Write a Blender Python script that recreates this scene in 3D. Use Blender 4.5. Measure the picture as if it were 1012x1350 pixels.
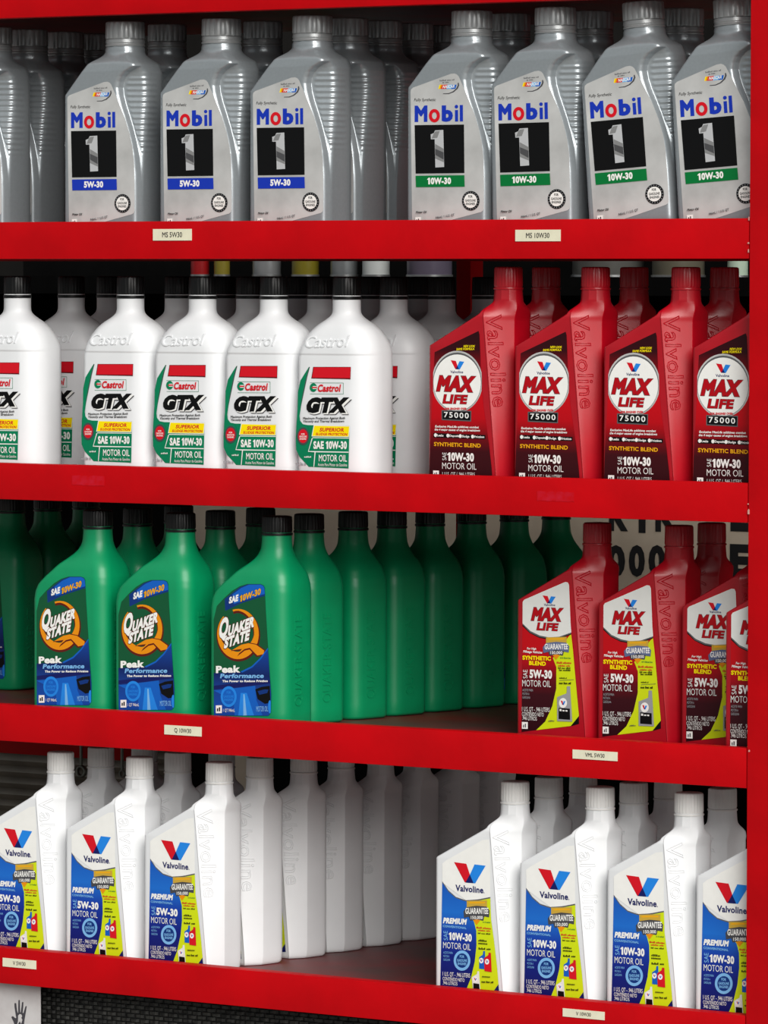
import bpy, bmesh, math, random
from mathutils import Vector, Matrix
from mathutils.geometry import tessellate_polygon

random.seed(7)
scene = bpy.context.scene
for o in list(bpy.data.objects):
    bpy.data.objects.remove(o, do_unlink=True)
COL = scene.collection

# ------------------------------------------------------------------ camera
IMG_W, IMG_H, FOCAL = 1012.0, 1350.0, 7189.0
AX = Vector((0.82149727, 0.02614719, -0.56961264))     # world x in camera axes (right, down, forward)
AY = Vector((0.57020911, -0.03425165, 0.82078523))
AZ = Vector((0.00195106, -0.99907114, -0.04304701))
CAM = Vector((3.50886998, -5.05499125, -0.06408926))
cam_data = bpy.data.cameras.new('camera')
cam = bpy.data.objects.new('camera', cam_data)
COL.objects.link(cam)
right = Vector((AX[0], AY[0], AZ[0])); down = Vector((AX[1], AY[1], AZ[1])); fwd = Vector((AX[2], AY[2], AZ[2]))
cm = Matrix.Identity(4)
for i in range(3):
    cm[i][0] = right[i]; cm[i][1] = -down[i]; cm[i][2] = -fwd[i]; cm[i][3] = CAM[i]
cam.matrix_world = cm
cam_data.sensor_fit = 'HORIZONTAL'; cam_data.sensor_width = 36.0
cam_data.lens = 36.0 * FOCAL / IMG_W
cam_data.clip_start = 0.1; cam_data.clip_end = 100.0
scene.camera = cam

# ------------------------------------------------------------------ sky, soft sun, exposure
SKY = 0.66
world = bpy.data.worlds.new('overcast_sky'); scene.world = world
world.use_nodes = True
nt = world.node_tree; nt.nodes.clear()
wo = nt.nodes.new('ShaderNodeOutputWorld'); bg = nt.nodes.new('ShaderNodeBackground')
# overcast sky: luminance rises from the horizon to the zenith as (1 + 2 sin h) / 3
wtc = nt.nodes.new('ShaderNodeTexCoord'); wsep = nt.nodes.new('ShaderNodeSeparateXYZ'); wmr = nt.nodes.new('ShaderNodeMapRange')
nt.links.new(wtc.outputs['Generated'], wsep.inputs[0]); nt.links.new(wsep.outputs['Z'], wmr.inputs['Value'])
wmr.inputs['From Min'].default_value = 0.0; wmr.inputs['From Max'].default_value = 1.0
wmr.inputs['To Min'].default_value = 0.33; wmr.inputs['To Max'].default_value = 1.0
wmul = nt.nodes.new('ShaderNodeMath'); wmul.operation = 'MULTIPLY'; wmul.inputs[1].default_value = SKY
nt.links.new(wmr.outputs['Result'], wmul.inputs[0]); nt.links.new(wmul.outputs[0], bg.inputs['Strength'])
bg.inputs['Color'].default_value = (0.92, 0.98, 1.0, 1)
nt.links.new(bg.outputs[0], wo.inputs[0])
sun_d = bpy.data.lights.new('hazy_sun', 'SUN'); sun_d.energy = 3.9; sun_d.angle = math.radians(42); sun_d.color = (1.0, 0.97, 0.93)
sun = bpy.data.objects.new('hazy_sun', sun_d); COL.objects.link(sun)
sun.rotation_euler = Vector((-0.70, 0.56, -0.48)).to_track_quat('-Z', 'Y').to_euler()
vs = scene.view_settings
vs.view_transform = 'Standard'; vs.look = 'None'; vs.gamma = 1.0; vs.use_curve_mapping = False
vs.exposure = 0.0

# ------------------------------------------------------------------ helpers
def point_at(u, v, Y):
    """a point of the photograph's frame on the upright plane at depth Y"""
    d = right * ((u - IMG_W / 2) / FOCAL) + down * ((v - IMG_H / 2) / FOCAL) + fwd
    return CAM + d * ((Y - CAM.y) / d.y)

def lin(c):
    c = c / 255.0
    return c / 12.92 if c <= 0.04045 else ((c + 0.055) / 1.055) ** 2.4

MATS = {}
def mat(name, rgb, rough=0.4, metal=0.0, spec=0.5, coat=0.0, noise=0.0, nscale=40.0, bump=0.0, bscale=200.0, rgb2=None, sheen=0.0):
    if name in MATS: return MATS[name]
    m = bpy.data.materials.new(name); m.use_nodes = True
    n = m.node_tree.nodes; l = m.node_tree.links
    p = n['Principled BSDF']
    c1 = tuple(lin(c) for c in rgb) + (1,)
    p.inputs['Base Color'].default_value = c1
    p.inputs['Roughness'].default_value = rough
    p.inputs['Metallic'].default_value = metal
    p.inputs['Specular IOR Level'].default_value = spec
    p.inputs['Coat Weight'].default_value = coat
    tc = n.new('ShaderNodeTexCoord')
    if noise > 0 or rgb2:
        t = n.new('ShaderNodeTexNoise'); t.inputs['Scale'].default_value = nscale; t.inputs['Detail'].default_value = 5
        l.new(tc.outputs['Object'], t.inputs['Vector'])
        r = n.new('ShaderNodeValToRGB'); r.color_ramp.elements[0].position = 0.35; r.color_ramp.elements[1].position = 0.68
        c2 = tuple(lin(c) for c in rgb2) + (1,) if rgb2 else tuple(x * (1 - noise) for x in c1[:3]) + (1,)
        r.color_ramp.elements[0].color = c2; r.color_ramp.elements[1].color = c1
        l.new(t.outputs['Fac'], r.inputs['Fac']); l.new(r.outputs['Color'], p.inputs['Base Color'])
    if bump > 0:
        t2 = n.new('ShaderNodeTexNoise'); t2.inputs['Scale'].default_value = bscale; t2.inputs['Detail'].default_value = 3
        l.new(tc.outputs['Object'], t2.inputs['Vector'])
        b = n.new('ShaderNodeBump'); b.inputs['Strength'].default_value = bump; b.inputs['Distance'].default_value = 0.001
        l.new(t2.outputs['Fac'], b.inputs['Height']); l.new(b.outputs['Normal'], p.inputs['Normal'])
    MATS[name] = m
    return m

M_RED = mat('red_paint', (188, 0, 10), 0.55, spec=0.12, noise=0.16, nscale=14, bump=0.25, bscale=120)
M_BOARD = mat('shelf_top_paint', (124, 24, 30), 0.5, rgb2=(84, 52, 50), nscale=9, bump=0.2)
M_SILVER = mat('silver_plastic', (160, 167, 171), 0.32, metal=0.5, noise=0.06, nscale=300)
M_SILVER_CAP = mat('silver_cap_plastic', (160, 163, 164), 0.36, metal=0.4, noise=0.06, nscale=200)
M_WHITE = mat('white_plastic', (226, 228, 230), 0.42, noise=0.04, nscale=25)
M_WHITE_CAP = mat('white_cap_plastic', (224, 224, 222), 0.45, noise=0.04, nscale=60)
M_BLACK_CAP = mat('black_cap_plastic', (12, 13, 14), 0.38, spec=0.35, noise=0.2, nscale=80)
M_REDP = mat('red_plastic', (174, 4, 25), 0.33, spec=0.55, noise=0.08, nscale=60)
M_REDP2 = mat('deep_red_plastic', (172, 5, 26), 0.34, spec=0.5, noise=0.08, nscale=60)
M_GREEN = mat('green_plastic', (0, 142, 90), 0.38, spec=0.45, noise=0.08, nscale=40)

INK = {}
def ink(name, rgb, rough=0.38, metal=0.0):
    INK[name] = mat('print_' + name, rgb, rough, metal, spec=0.22, noise=0.03, nscale=120)
for nm, c in dict(white=(236, 236, 232), offwhite=(222, 224, 220), black=(8, 8, 9), navy=(18, 26, 92), blue=(22, 52, 172),
                  midblue=(18, 92, 186), skyblue=(34, 130, 222), paleblue=(120, 178, 228), red=(206, 18, 34), darkred=(98, 6, 16), maroon=(58, 6, 14),
                  crimson=(172, 6, 20), green=(0, 122, 82), labelgreen=(18, 82, 50), yellow=(246, 222, 0), gold=(232, 166, 20), lime=(202, 218, 20),
                  grey=(150, 152, 156), darkgrey=(70, 70, 74), orange=(226, 140, 14), amber=(196, 160, 60), slate=(92, 104, 140), deepblue=(14, 50, 118),
                  bandgreen=(0, 112, 52), cream=(226, 222, 200), rust=(92, 24, 18)).items():
    ink(nm, c)
INK['foil'] = mat('print_foil', (232, 232, 230), 0.32, 0.4, spec=0.3, rgb2=(196, 196, 194), nscale=16)  # uneven reflections of the foil painted into its colour as cloudy tone
ink('foil_dark', (120, 120, 122), 0.3, 0.6)
ink('chrome', (225, 226, 228), 0.3, 0.5)
ink('chrome_dark', (96, 96, 98), 0.3, 0.5)
ink('chrome_mid', (160, 160, 160), 0.3, 0.5)

def grad_ink(name, stops, z1):
    m = mat('print_' + name, (255, 255, 255), 0.38, spec=0.22)
    n = m.node_tree.nodes; l = m.node_tree.links; p = n['Principled BSDF']
    tc = n['Texture Coordinate']; sp = n.new('ShaderNodeSeparateXYZ'); mr = n.new('ShaderNodeMapRange'); r = n.new('ShaderNodeValToRGB')
    l.new(tc.outputs['Object'], sp.inputs[0]); l.new(sp.outputs['Z'], mr.inputs['Value']); mr.inputs['From Max'].default_value = z1
    l.new(mr.outputs['Result'], r.inputs['Fac']); l.new(r.outputs['Color'], p.inputs['Base Color'])
    el = r.color_ramp.elements
    while len(el) < len(stops): el.new(0.5)
    for e, (z, c) in zip(el, stops): e.position = z / z1; e.color = tuple(lin(x) for x in c) + (1,)
    INK[name] = m
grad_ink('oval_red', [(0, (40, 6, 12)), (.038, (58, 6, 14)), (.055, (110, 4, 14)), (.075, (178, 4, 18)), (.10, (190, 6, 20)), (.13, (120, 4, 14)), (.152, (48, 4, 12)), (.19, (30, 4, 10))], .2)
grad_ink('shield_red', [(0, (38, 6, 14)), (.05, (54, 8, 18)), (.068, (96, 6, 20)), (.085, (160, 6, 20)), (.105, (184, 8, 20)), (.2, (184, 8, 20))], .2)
grad_ink('premium_blue', [(0, (12, 16, 84)), (.045, (16, 28, 116)), (.07, (20, 56, 158)), (.095, (28, 104, 196)), (.125, (22, 84, 178)), (.2, (20, 70, 160))], .2)
grad_ink('peak_blue', [(0, (14, 46, 120)), (.02, (16, 70, 160)), (.045, (20, 56, 130)), (.06, (14, 34, 92)), (.085, (18, 60, 140)), (.2, (18, 60, 140))], .2)

def new_obj(name, me, parent=None, loc=None):
    o = bpy.data.objects.new(name, me); COL.objects.link(o)
    if parent is not None: o.parent = parent
    if loc is not None: o.location = loc
    return o

def mesh_from(name, verts, faces, mats, midx=None, smooth=None):
    me = bpy.data.meshes.new(name); me.from_pydata([tuple(v) for v in verts], [], faces)
    for m in (mats if isinstance(mats, (list, tuple)) else [mats]): me.materials.append(m)
    if midx: me.polygons.foreach_set('material_index', midx)
    if smooth is not None:
        me.polygons.foreach_set('use_smooth', [True] * len(me.polygons))
        me.set_sharp_from_angle(angle=math.radians(smooth))
    me.update()
    return me

def box_mesh(name, x0, x1, y0, y1, z0, z1, m, bevel=0.0, seg=2):
    bm = bmesh.new()
    bmesh.ops.create_cube(bm, size=1.0)
    for v in bm.verts:
        v.co = Vector((x0 + (v.co.x + .5) * (x1 - x0), y0 + (v.co.y + .5) * (y1 - y0), z0 + (v.co.z + .5) * (z1 - z0)))
    if bevel: bmesh.ops.bevel(bm, geom=list(bm.edges), offset=bevel, segments=seg, affect='EDGES', profile=0.6)
    me = bpy.data.meshes.new(name); bm.to_mesh(me); bm.free(); me.materials.append(m)
    if bevel:
        me.polygons.foreach_set('use_smooth', [True] * len(me.polygons)); me.set_sharp_from_angle(angle=math.radians(50))
    return me

def tag(o, label=None, cat=None, group=None, kind=None):
    if label: o['label'] = label
    if cat: o['category'] = cat
    if group: o['group'] = group
    if kind: o['kind'] = kind
    return o

def empty(name, loc):
    o = bpy.data.objects.new(name, None); o.empty_display_size = 0.03; COL.objects.link(o); o.location = loc
    return o

# ---- text from the built-in font
_tc = bpy.data.curves.new('font_source', 'FONT'); _to = bpy.data.objects.new('font_source', _tc)
_cache = {}
def glyphs(s, bold=0.0, outline=0.0, extrude=0.0, spacing=1.0):
    key = (s, bold, outline, extrude, spacing)
    if key in _cache: return _cache[key]
    _tc.body = s; _tc.size = 1.0; _tc.offset = 0.0; _tc.space_character = spacing
    _tc.extrude = extrude; _tc.resolution_u = 3 if outline == 0 else 2
    if outline > 0: _tc.fill_mode = 'NONE'; _tc.bevel_depth = outline; _tc.bevel_resolution = 0
    elif extrude > 0: _tc.fill_mode = 'FRONT'; _tc.bevel_depth = 0.0
    elif bold > 0: _tc.fill_mode = 'FRONT'; _tc.bevel_depth = bold; _tc.bevel_resolution = 0     # heavier weight: sides slope outwards
    else: _tc.fill_mode = 'FRONT'; _tc.bevel_depth = 0.0
    me = bpy.data.meshes.new_from_object(_to)
    vs_ = [v.co.copy() for v in me.vertices]; fs_ = [tuple(p.vertices) for p in me.polygons]
    bpy.data.meshes.remove(me)
    x0 = min(v.x for v in vs_); x1 = max(v.x for v in vs_)
    for v in vs_:
        v.x -= x0
        if bold > 0: v.z = v.z / bold
    _cache[key] = (vs_, fs_, x1 - x0)
    return _cache[key]
CAPH = max(v.y for v in glyphs('H')[0])

class Art:
    """flat print laid on an upright panel: shapes go to the sheet mesh, words to the lettering mesh.
    Coordinates are those of a close-up of the photograph (scale s, corner ox,oy), turned into panel millimetres."""
    def __init__(self, ox, oy, s, yfront, root, surf_y):
        self.ox, self.oy, self.s, self.Y, self.root, self.sy = ox, oy, s, yfront, root, surf_y
        self.lv = 0; self.shapes = ([], [], []); self.words = ([], [], []); self.mn = [[], []]
    def P(self, x, y):
        p = point_at(self.ox + x / self.s, self.oy + y / self.s, self.Y)
        return Vector((p.x - self.root.x, p.z - self.root.z))
    def _y(self, extra=0): return self.sy - 0.00025 - (self.lv + extra) * 0.00003
    def _mi(self, k, color):
        if color not in self.mn[k]: self.mn[k].append(color)
        return self.mn[k].index(color)
    def poly(self, pts, color, step=1, holes=None):
        self.lv += step
        loops = [[self.P(*p) for p in pts]] + [[self.P(*p) for p in h] for h in (holes or [])]
        V, F, I = self.shapes; b = len(V); y = self._y()
        for lp in loops:
            for q in lp: V.append((q.x, y, q.y))
        mi = self._mi(0, color)
        for t in tessellate_polygon([[Vector((q.x, q.y, 0)) for q in lp] for lp in loops]):
            F.append(tuple(b + i for i in t)); I.append(mi)
    def ell(self, cx, cy, rx, ry, color, n=40, clip=None, hole=None, rot=0.0):
        def e(rx, ry):
            pts = []
            for i in range(n):
                a = 2 * math.pi * i / n
                dx, dy = rx * math.cos(a), ry * math.sin(a)
                x, y = cx + dx * math.cos(rot) - dy * math.sin(rot), cy + dx * math.sin(rot) + dy * math.cos(rot)
                if clip: x = max(clip[0], min(clip[1], x))
                pts.append((x, y))
            return pts
        self.poly(e(rx, ry), color, holes=[e(*hole)] if hole else None)
    def text(self, s, p0, p1, h, color, bold=0.0, shear=0.0, up=None, outline=None, spacing=None):
        spacing = spacing or 1.0 + 1.6 * max(0.0, bold)
        bold = max(0.0, bold)
        if outline:
            oc, ob = outline
            self.lv += 1
            self._text(s, p0, p1, h, oc, bold + ob, shear, up, spacing, 0, ob, bold)
            self.lv += 1
        self._text(s, p0, p1, h, color, bold, shear, up, spacing, 1, 0.0, bold)
    def _text(self, s, p0, p1, h, color, bold, shear, up, spacing, extra, xoff, inner):
        vs_, fs_, w = glyphs(s, bold, spacing=spacing)
        w -= 2 * xoff
        O = self.P(*p0); U = self.P(*p1) - O
        Vv = (self.P(p0[0] + up[0], p0[1] + up[1]) if up else self.P(p0[0], p0[1] - h)) - O
        if shear: Vv = Vv + U.normalized() * (shear * Vv.length)
        V, F, I = self.words; b = len(V); y = self._y(extra + 1); mi = self._mi(1, color)
        ch = CAPH + 2 * inner
        for v in vs_:
            q = O + U * ((v.x - xoff) / w) + Vv * ((v.y + inner) / ch)
            V.append((q.x, y - (v.z * 0.000015 if bold > 0 else 0), q.y))
        for f in fs_:
            F.append(tuple(b + i for i in f)); I.append(mi)
    def fine_print(self, words, p0, p1, h, color, bold=0.0, shear=0.0):
        """print too small to read in the photograph: rows of short strokes, words = stroke counts"""
        tot = sum(words) + 0.8 * (len(words) - 1); x = 0.0; rr = random.Random(len(words) * 7 + words[0])
        def at(f, k): return self.P(p0[0] + (p1[0] - p0[0]) * f, p0[1] + (p1[1] - p0[1]) * f - h * k)
        V, F, I = self.words; mi = self._mi(1, color); y = self._y(1)
        for n in words:
            for k in range(n):
                a, b = x / tot, (x + 0.62 + min(0.15, bold * 3)) / tot; t = rr.choice((0.62, 0.7, 0.95)); b0 = len(V)
                for q in (at(a, 0), at(b, 0), at(b, t), at(a, t)): V.append((q.x, y, q.y))
                F.append((b0, b0 + 1, b0 + 2, b0 + 3)); I.append(mi); x += 1.0
            x += 0.8
    def grade(self, s, p0, p1, h, color, bold=0.0, shear=0.0, outline=None):
        """an oil grade; its leading figure 1 is drawn with a flag"""
        def at(f): return (p0[0] + (p1[0] - p0[0]) * f, p0[1] + (p1[1] - p0[1]) * f)
        if s.startswith('SAE '):
            self.text('SAE', p0, at(.31), h, color, bold, shear); p0 = at(.37); self.grade(s[4:], p0, p1, h, color, bold, shear); return
        if not s.startswith('10'):
            self.text(s, p0, p1, h, color, bold, shear, outline=outline); return
        self.text(s[1:], at(.145), p1, h, color, bold, shear, outline=outline)
        O = self.P(*p0); U = self.P(*p1) - O; Vv = self.P(p0[0], p0[1] - h) - O
        if shear: Vv = Vv + U.normalized() * (shear * Vv.length)
        V, F, I = self.words
        shapes = [(color, 2, [(.0, .80), (.0, .66), (.045, .71), (.045, 0), (.115, 0), (.115, 1.0), (.065, 1.0)])]
        if outline: shapes.append((outline[0], 0, [(-.02, .84), (-.02, .58), (.03, .62), (.03, -.05), (.13, -.05), (.13, 1.05), (.055, 1.05)]))
        for c, ex, pts in shapes:
            b = len(V); mi = self._mi(1, c); y = self._y(ex)
            q = [O + U * a + Vv * t for a, t in pts]
            V += [(k.x, y, k.y) for k in q]
            for t in tessellate_polygon([[Vector((k.x, k.y, 0)) for k in q]]): F.append(tuple(b + i for i in t)); I.append(mi)
    def build(self, name):
        a = mesh_from(name, *self.shapes[:2], [INK[c] for c in self.mn[0]], self.shapes[2])
        b = mesh_from(name + '_lettering', *self.words[:2], [INK[c] for c in self.mn[1]], self.words[2]) if self.words[0] else None
        return a, b

# ---- bottle bodies: stacked rounded cross-sections
def interp(tab, z):
    if z <= tab[0][0]: return tab[0][1]
    for (a, va), (b, vb) in zip(tab, tab[1:]):
        if z <= b: return va + (vb - va) * (z - a) / (b - a)
    return tab[-1][1]

def section(corners, n=6):
    pts = []; K = len(corners)
    for i, (x, y, r, m) in enumerate(corners):
        P = Vector((x, y)); A = Vector(corners[i - 1][:2]); B = Vector(corners[(i + 1) % K][:2])
        da, db = A - P, B - P
        la, lb = max(da.length, 1e-6), max(db.length, 1e-6)
        da /= la; db /= lb
        th = math.acos(max(-1, min(1, da.dot(db))))
        if th > math.pi - 0.02 or th < 0.02:
            arc = [P.copy() for _ in range(n)]
        else:
            t = min(r / math.tan(th / 2), 0.46 * la, 0.46 * lb); rr = t * math.tan(th / 2)
            C = P + (da + db).normalized() * (rr / math.sin(th / 2))
            s0 = P + da * t - C; s1 = P + db * t - C
            a0 = math.atan2(s0.y, s0.x); a1 = math.atan2(s1.y, s1.x)
            while a1 < a0: a1 += 2 * math.pi
            if a1 - a0 > math.pi: a1 -= 2 * math.pi
            arc = [C + Vector((math.cos(a0 + (a1 - a0) * k / (n - 1)), math.sin(a0 + (a1 - a0) * k / (n - 1)))) * rr for k in range(n)]
        pts.append(arc)
    out = []
    for i in range(K):
        out += pts[i]
        a, b = pts[i][-1], pts[(i + 1) % K][0]; m = corners[i][3]
        for k in range(1, m + 1): out.append(a.lerp(b, k / (m + 1)))
    return out

def loft(name, zs, ring_at, material, smooth=32):
    rings = [ring_at(z) for z in zs]; N = len(rings[0])
    V = []; F = []
    # rounded foot
    c = Vector((sum(p[0] for p in rings[0]) / N, sum(p[1] for p in rings[0]) / N))
    foot = [(0.0, 0.90), (0.6, 0.945), (2.0, 0.98)]
    allr = []
    for z, k in foot: allr.append((z, [(c.x + (p[0] - c.x) * k, c.y + (p[1] - c.y) * k) for p in rings[0]]))
    for z, r in zip(zs, rings): allr.append((z, r))
    for z, r in allr:
        for p in r: V.append((p[0] / 1000, p[1] / 1000, z / 1000))
    R = len(allr)
    for i in range(R - 1):
        for j in range(N):
            k = (j + 1) % N
            F.append((i * N + j, i * N + k, (i + 1) * N + k, (i + 1) * N + j))
    F.append(tuple(reversed(range(N)))); F.append(tuple((R - 1) * N + j for j in range(N)))
    return mesh_from(name, V, F, material, smooth=smooth)

def to_circle(pts, cx, r, t, a0):
    N = len(pts); out = []
    # a matching point of the neck circle for every point, by its running angle around the neck axis
    for i, p in enumerate(pts):
        a = a0[i]
        out.append((p[0] * (1 - t) + (cx + r * math.cos(a)) * t, p[1] * (1 - t) + r * math.sin(a) * t))
    return out

def frange(a, b, s):
    n = max(1, int(round((b - a) / s))); return [a + (b - a) * i / n for i in range(n)]

def make_body(name, ctab, zs, tblend, cx, rneck, material, disp=None, smooth=32, n=6):
    """ctab(z) -> corner list; below the neck the section turns into the neck circle"""
    base = section(ctab(tblend[0][0]), n); N = len(base)
    ang = []
    ref = section(ctab(tblend[0][0] + 6), n)
    mx = sum(p[0] for p in ref) / N
    for p in ref: ang.append(math.atan2(p[1], p[0] - (cx * 0.7 + mx * 0.3)))
    def ring(z):
        pts = [(p[0], p[1]) for p in section(ctab(z), n)]
        if disp: pts = disp(z, pts)
        t = interp(tblend, z)
        t = t * t * (3 - 2 * t)
        if t > 0: pts = to_circle(pts, cx, interp(rneck, z), t, ang)
        return pts
    return loft(name, zs, ring, material, smooth)

def make_cap(name, cx, z0, z1, r, nrib, depth, material, collar=None, dome=0.0, duty=0.5, top_in=1.2):
    """ribbed screw cap; collar = (z0, z1, r) gives a plain ring under the ribs"""
    SEG = nrib * 4; prof = []
    def ringpts(rad, z, ribs): return [((cx + (rad - (depth if ribs and (j % 4) >= (4 * duty) else 0)) * math.cos(2 * math.pi * j / SEG)) / 1000,
                                        (rad - (depth if ribs and (j % 4) >= (4 * duty) else 0)) * math.sin(2 * math.pi * j / SEG) / 1000, z / 1000) for j in range(SEG)]
    prof = [(r - 3, z0, 0), (r - .6, z0, 0), (r - .2, z0 + .8, 1), (r, z0 + 2, 1), (r - .3, z1 - 2.2, 1), (r - .8, z1 - 1.0, 0), (r - top_in - 1.0, z1 - .25, 0), (r - top_in - 3, z1 + dome, 0), (2, z1 + dome, 0)]
    V = []; F = []
    for rad, z, rb in prof: V += ringpts(rad, z, rb)
    R = len(prof)
    for i in range(R - 1):
        for j in range(SEG):
            k = (j + 1) % SEG
            F.append((i * SEG + j, i * SEG + k, (i + 1) * SEG + k, (i + 1) * SEG + j))
    F.append(tuple((R - 1) * SEG + j for j in range(SEG))); F.append(tuple(reversed(range(SEG))))
    return mesh_from(name, V, F, material, smooth=40)

def make_ring(name, cx, prof, material, seg=48):
    V = []; F = []; R = len(prof)
    for rad, z in prof:
        for j in range(seg):
            a = 2 * math.pi * j / seg
            V.append(((cx + rad * math.cos(a)) / 1000, rad * math.sin(a) / 1000, z / 1000))
    for i in range(R - 1):
        for j in range(seg):
            k = (j + 1) % seg
            F.append((i * seg + j, i * seg + k, (i + 1) * seg + k, (i + 1) * seg + j))
    return mesh_from(name, V, F, material, smooth=40)

# ------------------------------------------------------------------ the place: ground, wall, rack
LIP_TOP = [0.2835, 0.0, -0.2856, -0.5726, -0.8633]
LIP_BOT = [0.2406, -0.0437, -0.3285, -0.6160, -0.9060]
DROP = 0.012; LIP_T = 0.019; RACK_L, RACK_R = -1.30, 0.4795; RACK_D = 0.70
GROUND = -1.46

M_GROUND = mat('concrete', (150, 146, 140), 0.85, noise=0.25, nscale=6, bump=0.4, bscale=60)
g = new_obj('floor', box_mesh('floor', -9, 9, -9, 2.6, GROUND - 0.1, GROUND, M_GROUND)); tag(g, kind='structure')
M_WALL = mat('dark_wall', (28, 27, 26), 0.9, spec=0.05, noise=0.35, nscale=9, bump=0.4, bscale=40)
wl = new_obj('wall_back', box_mesh('wall_back', -6, 4, 1.9, 2.1, GROUND, 2.4, M_WALL)); tag(wl, kind='structure')

rack = empty('display_rack', (0, 0, GROUND))
tag(rack, 'red painted wooden display rack holding all the motor oil bottles', 'rack')
def rack_part(name, me):
    o = new_obj(name, me, rack); o.location = (0, 0, -GROUND); return o
for i in range(5):
    rack_part('front_lip', box_mesh('front_lip', RACK_L, RACK_R - 0.0012, 0.0, LIP_T, LIP_BOT[i], LIP_TOP[i], M_RED, 0.0012))
    rack_part('shelf_board', box_mesh('shelf_board', RACK_L, RACK_R + 0.09, LIP_T + 0.0005, RACK_D, LIP_TOP[i] - DROP - 0.018, LIP_TOP[i] - DROP, M_BOARD, 0.001))
    if i in (1, 2):
        rack_part('back_rail', box_mesh('back_rail', RACK_L, RACK_R + 0.09, RACK_D - 0.019, RACK_D, LIP_BOT[i], LIP_TOP[i] - DROP - 0.0185, M_RED, 0.001))
    if i == 3:
        q = point_at(176, 1004, RACK_D - 0.019)
        rack_part('back_rail', box_mesh('back_rail', RACK_L, q.x, RACK_D - 0.019, RACK_D, q.z, LIP_TOP[i] - DROP - 0.0185, M_RED, 0.001))
rack_part('post', box_mesh('post', RACK_R, RACK_R + 0.09, -0.001, LIP_T, GROUND, 0.42, M_RED, 0.0015))
rack_part('post', box_mesh('post', RACK_L - 0.09, RACK_L, -0.001, LIP_T, GROUND, 0.42, M_RED, 0.0015))
for x in (RACK_L - 0.045, RACK_R + 0.045):
    rack_part('rear_post', box_mesh('rear_post', x - 0.045, x + 0.045, RACK_D + 0.001, RACK_D + 0.039, GROUND, 0.42, M_RED, 0.0015))
pm = point_at(610, 390, RACK_D)
rack_part('rear_post', box_mesh('rear_post', pm.x - 0.011, pm.x + 0.011, RACK_D + 0.001, RACK_D + 0.03, GROUND, 0.42, M_RED, 0.0015))

M_CHIP = mat('bare_primer', (206, 150, 140), 0.7, noise=0.2, nscale=300)
for u, v, w, h in ((987.6, 288.5, .0012, .0034), (987, 320.5, .0018, .0015), (987, 331, .0012, .0030), (986.6, 664.5, .0012, .0014), (987.2, 675, .0022, .0046), (988, 990, .0016, .0018)):
    p = point_at(u, v, 0.0); w *= 0.7; h *= 0.7
    ring = [(w * math.cos(k * math.pi / 4) * (1 if k % 2 else .7), h * math.sin(k * math.pi / 4) * (1 if k % 3 else .75)) for k in range(8)]
    rack_part('paint_chip', mesh_from('paint_chip', [(p.x + a, -0.0016, p.z + b) for a, b in ring] + [(p.x + a, -0.0009, p.z + b) for a, b in ring], [tuple(range(8))] + [(k, k + 8, (k + 1) % 8 + 8, (k + 1) % 8) for k in range(8)], M_CHIP))
# ------------------------------------------------------------------ bottle kinds
YF = 0.024                                   # front face of the front row
SHELF_Z = [z - DROP + 0.0003 for z in LIP_TOP]        # 0..4

def ref_root(capu, capv, shelf, D, capx, back=0.0):
    p = point_at(capu, capv, YF + D / 2000 + back)
    return Vector((p.x - capx / 1000, YF + D / 2000 + back, SHELF_Z[shelf]))

# ---- kind 1: silver bottle with a ribbed grip
SIL = dict(D=60, capx=14.5, H=247)
def silver_corners(z):
    xl = interp([(161, -54), (212, -8)], z)
    d = interp([(188, 30), (200, 28.5), (212, 24)], z)
    xr = interp([(0, 54.5), (150, 54.5), (186, 54), (196, 51), (204, 45), (212, 39)], z)
    xc = interp([(0, 54), (45, 54), (63, 53.5), (90, 50.5), (105, 47), (120, 42.5), (135, 37), (149, 31.5), (160, 28.2), (169, 27), (176, 28.5), (182, 32), (187, 38), (191, 46), (194, 52)], z)
    xc = min(xc, xr - 0.5)
    k = max(0.0, (xr - xc) / 27.0)
    return [(xl, -d, 5, 2), (xc - 3, -d, 9, 0), (xc, -d + 10, 1.6 + (1 - min(1, k * 3)) * 3, 14), (xr, -d + 12.5 + 7 * k, 10, 4), (xr, d, 14, 3), (xl, d, 12, 3)]
def silver_ribs(z, pts):
    n = 6; i0 = 3 * n + 2                # points between the crease and the right side
    if not (88 < z < 184): return pts
    out = list(pts)
    for q in range(0, 14 + n + 3):
        i = i0 + q; s = (q + 1) / 15.0
        lo = 118 - 26 * min(1, s)
        if z < lo or s < 0.12: continue
        a = 0.5 + 0.5 * math.cos(2 * math.pi * (z - 180) / 6.6)
        fade = min(1, (z - lo) / 5) * min(1, (184 - z) / 6) * min(1, (s - 0.1) / 0.12)
        amp = 1.25 * fade * (a ** 1.3)
        x, y = out[i]
        out[i] = (x + amp * 0.35, y - amp * 0.9)
    return out
zs_sil = frange(4, 88, 6) + frange(88, 198, 0.66) + frange(198, 214, 1.6) + [214, 220, 222]
silver_body = make_body('silver_body', silver_corners, zs_sil, [(196, 0.0), (212, 1.0)], SIL['capx'], [(190, 23.6), (214, 23.4), (222, 21)], M_SILVER, silver_ribs, smooth=38)
silver_cap = make_cap('silver_cap', SIL['capx'], 226.3, 247, 23.3, 20, 0.9, M_SILVER_CAP, duty=0.75)
silver_collar = make_ring('silver_collar', SIL['capx'], [(20, 217.5), (23.2, 217.7), (23.4, 219), (22.6, 220), (22.6, 221.2), (23.2, 222), (22.8, 225.8), (20, 226.2)], M_SILVER_CAP)

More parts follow.
